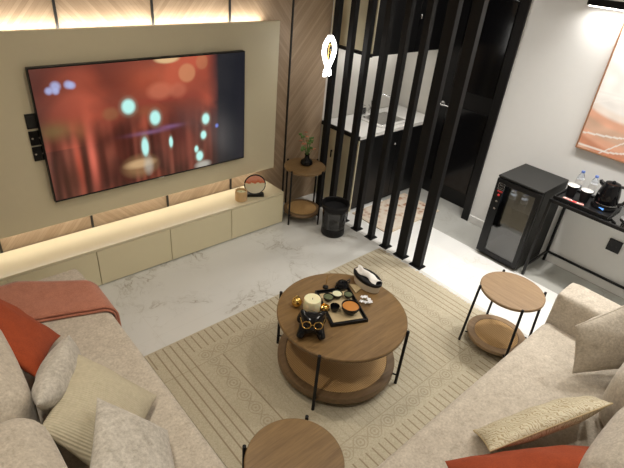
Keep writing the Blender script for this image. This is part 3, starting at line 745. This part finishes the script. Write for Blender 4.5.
# ------------------------------------------------------------------ soft things
def puff(cx, cy, cz, dx, dy, dz, bulge=.02, r=.05, seed=0, wr=.004, n=14):
    """rounded, slightly crowned upholstered block"""
    q = MB(); r_ = bmesh.ops.create_cube(q.b, size=1)
    bmesh.ops.subdivide_edges(q.b, edges=q.b.edges[:], cuts=n, use_grid_fill=True)
    for v in q.b.verts:
        x, y, z = v.co*2
        p = Vector((x*dx/2, y*dy/2, z*dz/2))
        # inner box + rounding
        lim = Vector((dx/2-r, dy/2-r, dz/2-r)); c = Vector((max(-lim.x, min(lim.x, p.x)), max(-lim.y, min(lim.y, p.y)), max(-lim.z, min(lim.z, p.z))))
        d = p-c
        if d.length > 1e-6: p = c + d.normalized()*min(r, d.length)
        f = (1-x*x)*(1-y*y)
        p.z += math.copysign(1, z)*(abs(z) > .9)*bulge*f if abs(z) > .9 else 0
        if abs(y) > .9: p.y += math.copysign(bulge*.5, y)*(1-x*x)*(1-z*z)
        if abs(x) > .9: p.x += math.copysign(bulge*.5, x)*(1-y*y)*(1-z*z)
        w = noise.noise(Vector((p.x*5+seed, p.y*5, p.z*5)))
        p += Vector((0, 0, 1))*w*wr
        v.co = p + Vector((cx, cy, cz))
    return q
def pillow(name, P, thick, mat, label, cat='cushion', group=None, seed=0, pinch=.10, wr=.012, piping=None, n=26, sag=0):
    """P: four corner points in order; thick: bulge along the normal"""
    P = [Vector(p) for p in P]; c = sum(P, Vector())/4
    nrm = ((P[1]-P[0]).cross(P[3]-P[0])).normalized()
    if nrm.z < 0: nrm = -nrm
    def edge_pt(u, v):
        a = P[0].lerp(P[1], u); b = P[3].lerp(P[2], u); p = a.lerp(b, v)
        U, V = 2*u-1, 2*v-1
        # concave edges between the corners
        k1 = pinch*(1-U*U)*abs(V)**2; k2 = pinch*(1-V*V)*abs(U)**2
        p = p + (c-p)*0 - (P[3]-P[0]).lerp(P[2]-P[1], u)*.5*V*k1 - (P[1]-P[0]).lerp(P[2]-P[3], v)*.5*U*k2
        return p, U, V
    q = MB()
    def f(sgn):
        def g_(u, v):
            # denser near edges
            u = .5-.5*math.cos(PI*u); v = .5-.5*math.cos(PI*v)
            p, U, V = edge_pt(u, v)
            e = (max(0, 1-U*U))**.55*(max(0, 1-V*V))**.55
            w = noise.noise(Vector((p.x*9+seed, p.y*9, p.z*9))) + .5*noise.noise(Vector((p.x*22+seed, p.y*22, p.z*22)))
            rad = math.hypot(U, V); an = math.atan2(V, U)
            fold = .5*math.sin(an*8+seed)*max(0, rad-.45)
            return p + nrm*sgn*e*(thick/2 + wr*(w+fold))
        return g_
    q.grid(n, n, f(1)); q.grid(n, n, f(-1))
    bmesh.ops.transform(q.b, matrix=Matrix.Translation(-c), verts=q.b.verts)
    o = q.build('cover', mat, angle=80)
    t = thing(name, c, label, cat, group); o.parent = t
    if piping:
        pts = []
        for k_ in range(80):
            s_ = k_/80*4; e_ = int(s_); a = s_-e_
            u, v = [(a, 0), (1, a), (1-a, 1), (0, 1-a)][e_]
            pts.append(edge_pt(u, v)[0]-c)
        MB().tube(pts, .0035, 6, True).build('piping', piping, t)
    return t

# left sofa (runs along Y, faces +X)
ls = thing('sofa', (.13, 1.3, 0), 'long beige chenille sofa along the left, with rust throw and many cushions', 'sofa')
def L_(q): bmesh.ops.transform(q.b, matrix=Matrix.Translation((-.13, -1.3, 0)), verts=q.b.verts); return q
L_(puff(.12, 1.30, .16, .94, 2.58, .20, 0, .03)).build('frame', 'sofa', ls)
L_(puff(.24, 1.30, .34, .745, 2.60, .165, .006, .035, n=30, wr=.003)).build('seat_cushion', 'sofa', ls)
L_(puff(-.31, 1.30, .40, .20, 2.60, .70, .01, .05)).build('backrest', 'sofa', ls)
for i, (a, b) in enumerate(((.78, 1.37), (1.38, 1.98), (1.99, 2.58))):
    L_(puff(-.055, (a+b)/2, .615, .32, b-a, .40, .03, .10, seed=i*3, wr=.012)).build('back_cushion', 'sofa', ls)
L_(puff(-.055, .40, .615, .32, .74, .40, .03, .10, seed=11, wr=.012)).build('back_cushion', 'sofa', ls)
for xx in (-.30, .54):
    for yy in (.08, 2.52):
        MB().cyl((xx-.13, yy-1.3, 0), (xx-.13, yy-1.3, .065), .02).build('foot', 'black_matte', ls)

# right sofa (runs along X, faces +Y)
rs = thing('sofa', (1.75, .13, 0), 'beige chenille sofa along the bottom right with a padded arm', 'sofa')
def R_(q): bmesh.ops.transform(q.b, matrix=Matrix.Translation((-1.75, -.13, 0)), verts=q.b.verts); return q
R_(puff(1.79, .12, .16, 1.86, .94, .20, 0, .03)).build('frame', 'sofa', rs)
R_(puff(1.715, .24, .34, 1.685, .745, .165, .006, .035, n=30, wr=.003)).build('seat_cushion', 'sofa', rs)
R_(puff(1.725, -.31, .40, 1.71, .20, .70, .01, .05)).build('backrest', 'sofa', rs)
R_(puff(2.662, .125, .345, .205, .985, .545, .004, .03, n=18)).build('armrest', 'sofa', rs)
for i, (a, b) in enumerate(((.88, 1.41), (1.42, 1.975), (1.985, 2.545))):
    R_(puff((a+b)/2, -.095 + (.085 if i == 2 else 0), .595, b-a, .32, .36, .03, .10, seed=20+i*3, wr=.012)).build('back_cushion', 'sofa', rs)
for xx in (.95, 2.66):
    for yy in (-.30, .54):
        MB().cyl((xx-1.75, yy-.13, 0), (xx-1.75, yy-.13, .065), .02).build('foot', 'black_matte', rs)

GP = 'cushions on the left sofa'
pillow('throw_pillow', [(.07, 2.43, .62), (.335, 1.995, .475), (.165, 1.61, .62), (-.02, 1.95, .83)], .13, 'rust', 'rust red velvet cushion leaning on the left sofa beside the throw', group=GP, seed=1)
pillow('throw_pillow', [(.315, 1.700, .72), (.105, 1.335, .80), (.150, 1.50, .52), (.350, 1.88, .455)], .15, 'grey_pillow', 'pale grey chenille cushion wedged upright between the rust and khaki cushions', group=GP, seed=2, pinch=.03)
pillow('throw_pillow', [(.318, 1.640, .66), (.535, 1.405, .47), (.24, 1.10, .49), (.088, 1.322, .70)], .15, 'ribbed', 'ribbed khaki cushion on the left sofa, behind the textured grey one', group=GP, seed=3, pinch=.05)
pillow('throw_pillow', [(.286, 1.323, .72), (.468, 1.166, .55), (.34, .78, .50), (.10, .93, .75)], .13, 'grey_pillow', 'textured grey cushion nearest the bottom edge on the left sofa', group=GP, seed=4, pinch=.05)
GQ = 'cushions on the right sofa'
pillow('throw_pillow', [(2.195, .398, .72), (2.195, .318, .47), (2.52, .09, .50), (2.52, .22, .90)], .14, 'sofa', 'beige chenille cushion leaning in the corner of the padded arm', group=GQ, seed=5, piping='sofa', pinch=.05)
pillow('throw_pillow', [(1.510, .446, .455), (1.385, .325, .565), (1.885, .100, .69), (2.06, .18, .52)], .115, 'brocade', 'cream and gold patterned cushion lying on the right sofa', group=GQ, seed=6, piping='kraft', pinch=.03)
pillow('throw_pillow', [(1.265, .43, .49), (1.08, .27, .58), (1.56, -.02, .68), (1.755, .082, .545)], .125, 'rust', 'rust red cushion at the bottom edge, in front of the patterned one', group=GQ, seed=7, pinch=.03)

# rust throw folded over the far end of the left sofa
th = thing('throw_blanket', (.30, 2.35, .425), 'rust pink woven throw folded across the far end of the left sofa', 'blanket')
def throw_sheet(dz, shrink, wob):
    def f(u, v):
        # u along the width of the seat then down the front, v across the band
        s_ = u*1.02
        xa = -.10 + s_*.72/.86 if s_ < .86 else .62
        far = 2.60 - .22*max(0, (xa-.28))/.33; near = 2.335 - .25*max(0, min(1, (xa+.1)/.72))
        y = far + (near-far)*(v*(1-2*shrink)+shrink)
        x = xa; z = .428+dz
        if s_ >= .80:
            t = (s_-.80)/.22
            ang = min(1, t*2.2)*PI/2
            x = .572 + .048*math.sin(ang) + dz*math.sin(ang)*.9; z = .428-.045*(1-math.cos(ang)) + dz*math.cos(ang) - max(0, t-.45)*.22
            y -= .02*t
        z += .005*noise.noise(Vector((x*9+wob, y*9, 0)))
        return (x-.30, y-2.35, z-.425)
    return f
MB().grid(60, 16, throw_sheet(.006, 0, 0)).build('lower_fold', 'throw', th, solid=.008)
MB().grid(60, 16, throw_sheet(.022, .03, 2)).build('upper_fold', 'throw', th, solid=.010)

# ------------------------------------------------------------------ things on the coffee table
TZ = .4125
ty = thing('square_tray', (1.647, 1.406, TZ), 'black rectangular tray with kraft mat in the middle of the coffee table', 'tray', rz=math.radians(-24))
q = MB().box((0, 0, .004), (.215, .30, .008))
for c_, d_ in (((0, .147, .01), (.215, .007, .02)), ((0, -.147, .01), (.215, .007, .02)), ((.104, 0, .01), (.007, .30, .02)), ((-.104, 0, .01), (.007, .30, .02))): q.box(c_, d_)
q.build('tray_body', 'black', ty, bevel=.001)
B((0, 0, .009), (.175, .25, .002)).build('mat', 'kraft', ty)
def bowl(name, loc, r, h_, mat, label, cat, fill=None, fillname='tea', z=TZ+.0105):
    t = thing(name, (*loc, z), label, cat)
    MB().lathe([(0, 0), (r*.55, 0), (r*.62, .003), (r*.95, h_*.6), (r, h_), (r*.93, h_), (r*.86, h_*.6), (r*.5, .008), (0, .007)], seg=36).build('bowl_wall', mat, t)
    if fill: MB().lathe([(0, h_*.82), (r*.9, h_*.82), (r*.88, h_*.84), (0, h_*.86)], seg=32).build(fillname, fill, t)
    return t
bowl('tea_bowl', (1.650, 1.335), .052, .050, 'black', 'black bowl filled with orange tea on the tray', 'bowl', 'tea')
bowl('small_cup', (1.588, 1.396), .027, .035, 'black_gloss', 'empty small black cup beside the orange tea bowl', 'cup')
bowl('condiment_bowl', (1.622, 1.485), .030, .028, 'black', 'small black bowl of green leaves towards the candle', 'bowl', 'herbs', 'leaves')
bowl('condiment_bowl', (1.682, 1.475), .032, .030, 'black', 'small black bowl holding pale sweets behind the tea bowl', 'bowl', 'wax', 'sweets')
bowl('condiment_bowl', (1.735, 1.435), .027, .026, 'black', 'small black bowl of greens next to the white flowers', 'bowl', 'herbs', 'leaves')
tp = thing('tea_pot', (1.775, 1.525, TZ), 'small black teapot between the tray and the tissue box', 'teapot')
MB().lathe([(0, 0), (.026, 0), (.040, .015), (.042, .028), (.030, .045), (.014, .050), (0, .051)], seg=32).build('pot_body', 'black_gloss', tp)
MB().sph((0, 0, .054), .007, seg=10).build('lid_knob', 'black', tp)
MB().tube([(-.038, 0, .022), (-.055, .0, .034), (-.062, 0, .046)], [.009, .007, .005], 8).build('spout', 'black_gloss', tp)
MB().tube([(.036, 0, .040), (.06, 0, .042), (.064, 0, .022), (.038, 0, .015)], .004, 8).build('handle', 'black', tp)
nk = thing('napkin', (1.850, 1.475, TZ), 'folded kraft paper napkin beside the small teapot', 'napkin', rz=.3)
q = MB(); vv = [q.b.verts.new(p) for p in ((-.05, -.02, .002), (.05, -.03, .002), (.0, .05, .002), (-.05, -.02, .008), (.05, -.03, .008), (.0, .05, .008))]
for fc_ in ((0, 2, 1), (3, 4, 5), (0, 1, 4, 3), (1, 2, 5, 4), (2, 0, 3, 5)): q.b.faces.new([vv[i] for i in fc_])
q.build('fold', 'kraft', nk)
fw = thing('flower_sprig', (1.795, 1.345, TZ), 'small white and blue flowers lying by the tray corner', 'flowers')
for i in range(7):
    a = i*.9; p = (.022*math.cos(a)*(1+.3*(i % 2)), .028*math.sin(a), .018+.006*(i % 3))
    q = MB()
    for j in range(5):
        b = j*2*PI/5; q.sph((p[0]+.008*math.cos(b), p[1]+.008*math.sin(b), p[2]), .007, (1, .7, .4), 8, Matrix.Rotation(b, 4, 'Z'))
    q.build('blossom', 'blossom_white', fw)
q = MB()
for i in range(5): q.tube([(0, -.0, .003), (.02*math.cos(i*1.3), .025*math.sin(i*1.3), .016)], .002, 6)
q.build('stems', 'leaf', fw)
cn = thing('pillar_candle', (1.490, 1.480, TZ), 'thick cream pillar candle in a gold holder on the coffee table', 'candle')
MB().lathe([(0, 0), (.045, 0), (.050, .004), (.048, .010), (.020, .014), (0, .014)], seg=36).build('holder', 'gold', cn)
MB().lathe([(0, .0145), (.046, .0145), (.048, .018), (.048, .082), (.045, .088), (.030, .086), (0, .081)], seg=40).build('wax', 'wax', cn)
MB().tube([(0, 0, .081), (.001, 0, .092)], .0015, 6).build('wick', 'black_matte', cn)
gv = thing('gold_vase', (1.448, 1.560, TZ), 'small round gold ornament beside the cream candle', 'ornament')
MB().lathe([(0, 0), (.014, 0), (.028, .018), (.030, .034), (.020, .054), (.010, .060), (.012, .066), (0, .066)], seg=32).build('gold_body', 'gold', gv)
go2 = thing('gold_bowl', (1.548, 1.435, TZ), 'small gold bowl between the candle and the tray', 'bowl')
MB().lathe([(0, 0), (.012, 0), (.024, .02), (.026, .034), (.023, .034), (.020, .02), (0, .008)], seg=28).build('gold_body', 'gold', go2)
rd = thing('incense_holder', (1.700, 1.590, TZ), 'thin gold incense stick standing behind the tray', 'incense')
MB().lathe([(0, 0), (.018, 0), (.016, .008), (.004, .012), (0, .012)], seg=20).build('base', 'black', rd)
MB().tube([(0, 0, .01), (.004, 0, .085)], .0016, 6).build('stick', 'gold', rd)
# black bulldog-like figurine with glasses
fg = thing('animal_figurine', (1.385, 1.365, TZ), 'black animal-shaped figurine wearing gold-rimmed glasses at the front of the coffee table', 'figurine', rz=math.radians(-42))
fg.scale = (1.55, 1.55, 1.45)
# body: one skinned mesh
sk_v = [(0, .030, .035), (0, .0, .045), (0, -.02, .055), (0, -.035, .075), (.030, -.035, .028), (.040, -.055, .008), (-.030, -.035, .028), (-.040, -.055, .008),
        (.032, .035, .025), (.046, .02, .010), (-.032, .035, .025), (-.046, .02, .010), (0, .06, .03), (.028, -.022, .094), (.040, -.016, .108), (-.028, -.022, .094), (-.040, -.016, .108), (0, -.058, .068)]
sk_e = [(0, 1), (1, 2), (2, 3), (2, 4), (4, 5), (2, 6), (6, 7), (0, 8), (8, 9), (0, 10), (10, 11), (0, 12), (3, 13), (13, 14), (3, 15), (15, 16), (3, 17)]
sk_r = [.036, .034, .032, .034, .016, .013, .016, .013, .022, .014, .022, .014, .010, .012, .006, .012, .006, .018]
me = bpy.data.meshes.new('figurine_body'); me.from_pydata(sk_v, sk_e, []); bo = bpy.data.objects.new('figurine_body', me); COL.objects.link(bo)
md = bo.modifiers.new('skin', 'SKIN'); md.use_smooth_shade = True
for i, r_ in enumerate(sk_r): me.skin_vertices[0].data[i].radius = (r_, r_)
me.skin_vertices[0].data[0].use_root = True
q = bo.modifiers.new('sub', 'SUBSURF'); q.levels = q.render_levels = 2
me.materials.append(M['black_gloss']); bo.parent = fg
q = MB()
for s_ in (-1, 1):
    q.tube([(s_*.019+.014*math.cos(t*PI/8), -.073+.003*math.sin(t*PI/8), .092+.013*math.sin(t*PI/8)) for t in range(16)], .0018, 6, True)
    q.tube([(s_*.033, -.072, .094), (s_*.040, -.04, .094)], .0015, 6)
q.tube([(-.006, -.074, .094), (.006, -.074, .094)], .0015, 6)
q.build('glasses', 'gold', fg)
MB().sph((0, -.075, .078), .007, (1.2, .8, .8), 10).build('nose', 'black_matte', fg)
# tissue box
tb = thing('tissue_box', (1.920, 1.460, TZ), 'oval cream tissue box with black rim and white tissue on the coffee table', 'tissue box', rz=math.radians(88))
MB().lathe([(0, 0), (.040, 0), (.046, .004), (.050, .052), (0, .054)], sc=(2.05, 1.12), seg=48).build('box_body', 'cream', tb)
MB().lathe([(.0505, .050), (.053, .056), (.053, .068), (.050, .073), (.030, .074), (.028, .068), (0, .066)], sc=(2.05, 1.12), seg=48).build('lid', 'black', tb)
def ts(u, v):
    x = (u-.5)*.19; y = (v-.5)*.055
    z = .076 + .022*math.sin(PI*v)*(.6+.4*math.sin(u*PI)) + .006*math.sin(u*9+v*4)*math.sin(PI*v)
    return (x*(1+.1*math.sin(v*6)), y+.008*math.sin(u*11), z)
MB().grid(26, 14, ts).build('tissue', 'white_matte', tb, solid=.001)

# ------------------------------------------------------------------ ceiling lamps (out of view) and light
def downlight(x, y, power, col=(1, .86, .70), size=.10, spread=150, z=H, lab=''):
    L = bpy.data.lights.new('downlight', 'AREA'); L.shape = 'DISK'; L.size = size; L.energy = power; L.color = col; L.spread = math.radians(spread)
    o = bpy.data.objects.new('downlight_lamp', L); COL.objects.link(o); o.location = (x, y, z-.012)
    return o
def strip_light(loc, rot, sx_, sy_, power, col, spread=180):
    L = bpy.data.lights.new('strip', 'AREA'); L.shape = 'RECTANGLE'; L.size = sx_; L.size_y = sy_; L.energy = power; L.color = col; L.spread = math.radians(spread)
    o = bpy.data.objects.new('strip_lamp', L); COL.objects.link(o); o.location = loc; o.rotation_euler = rot
    return o
WARM = (1, .87, .70); NEU = (1, .93, .83); COOL = (1, .96, .90)
downlight(3.22, 1.45, 5.8, COOL, .12, 80)
downlight(3.22, .75, 5.2, COOL, .12, 90)
downlight(3.45, 2.35, 4, COOL, .10, 120)
downlight(2.0, 1.0, 4.6, NEU, .10, 120)
downlight(1.0, 1.9, 6.5, WARM, .10, 130)
downlight(1.7, .0, 4.5, NEU, .10, 140)
downlight(.1, .9, 9, (1, .91, .78), .10, 140)
downlight(3.05, .85, 6, COOL, .12, 150)  # extra lamp, added to brighten the right wall evenly
downlight(3.3, .2, 9, COOL, .10, 140)
strip_light((3.85, .80, 1.950), (0, math.radians(8), 0), .03, 1.32, 7.5, (1, .97, .93), 170)
strip_light((3.55, 3.02, 1.415), (0, 0, 0), .9, .02, 2.2, COOL)
strip_light((3.60, 1.385, .680), (0, 0, 0), .06, .26, .9, (.80, .90, 1))  # lamp added inside the fridge to make the bottles show
# LED strips behind the floating panel
xc = (x0+x1)/2-.03; xl = x1-x0-.16
strip_light((xc, 3.135, z1-.018), (math.radians(180), 0, 0), xl, .03, 8.5, (1, .95, .87))
strip_light((xc, 3.135, z0+.018), (0, 0, 0), xl, .03  , 1.1, (1, .95, .87))

w = bpy.data.worlds.new('world'); C.world = w; w.use_nodes = True
w.node_tree.nodes['Background'].inputs[0].default_value = (1, .95, .88, 1); w.node_tree.nodes['Background'].inputs[1].default_value = .08

# ------------------------------------------------------------------ camera
R = ((0.7497565, -0.6564157, 0.0835676), (-0.2913480, -0.4408592, -0.8489755), (0.5941224, 0.6121777, -0.5217825))
cam = bpy.data.cameras.new('camera'); co = bpy.data.objects.new('camera', cam); COL.objects.link(co)
m = Matrix(((R[0][0], -R[1][0], -R[2][0], 0), (R[0][1], -R[1][1], -R[2][1], 0), (R[0][2], -R[1][2], -R[2][2], 2.2), (0, 0, 0, 1)))
co.matrix_world = m
cam.sensor_width = 36; cam.lens = 484.468/624*36; cam.clip_start = .02; cam.clip_end = 60
C.camera = co
C.view_settings.view_transform = 'Standard'; C.view_settings.look = 'None'; C.view_settings.gamma = 1; C.view_settings.exposure = 0
C.view_settings.use_curve_mapping = False
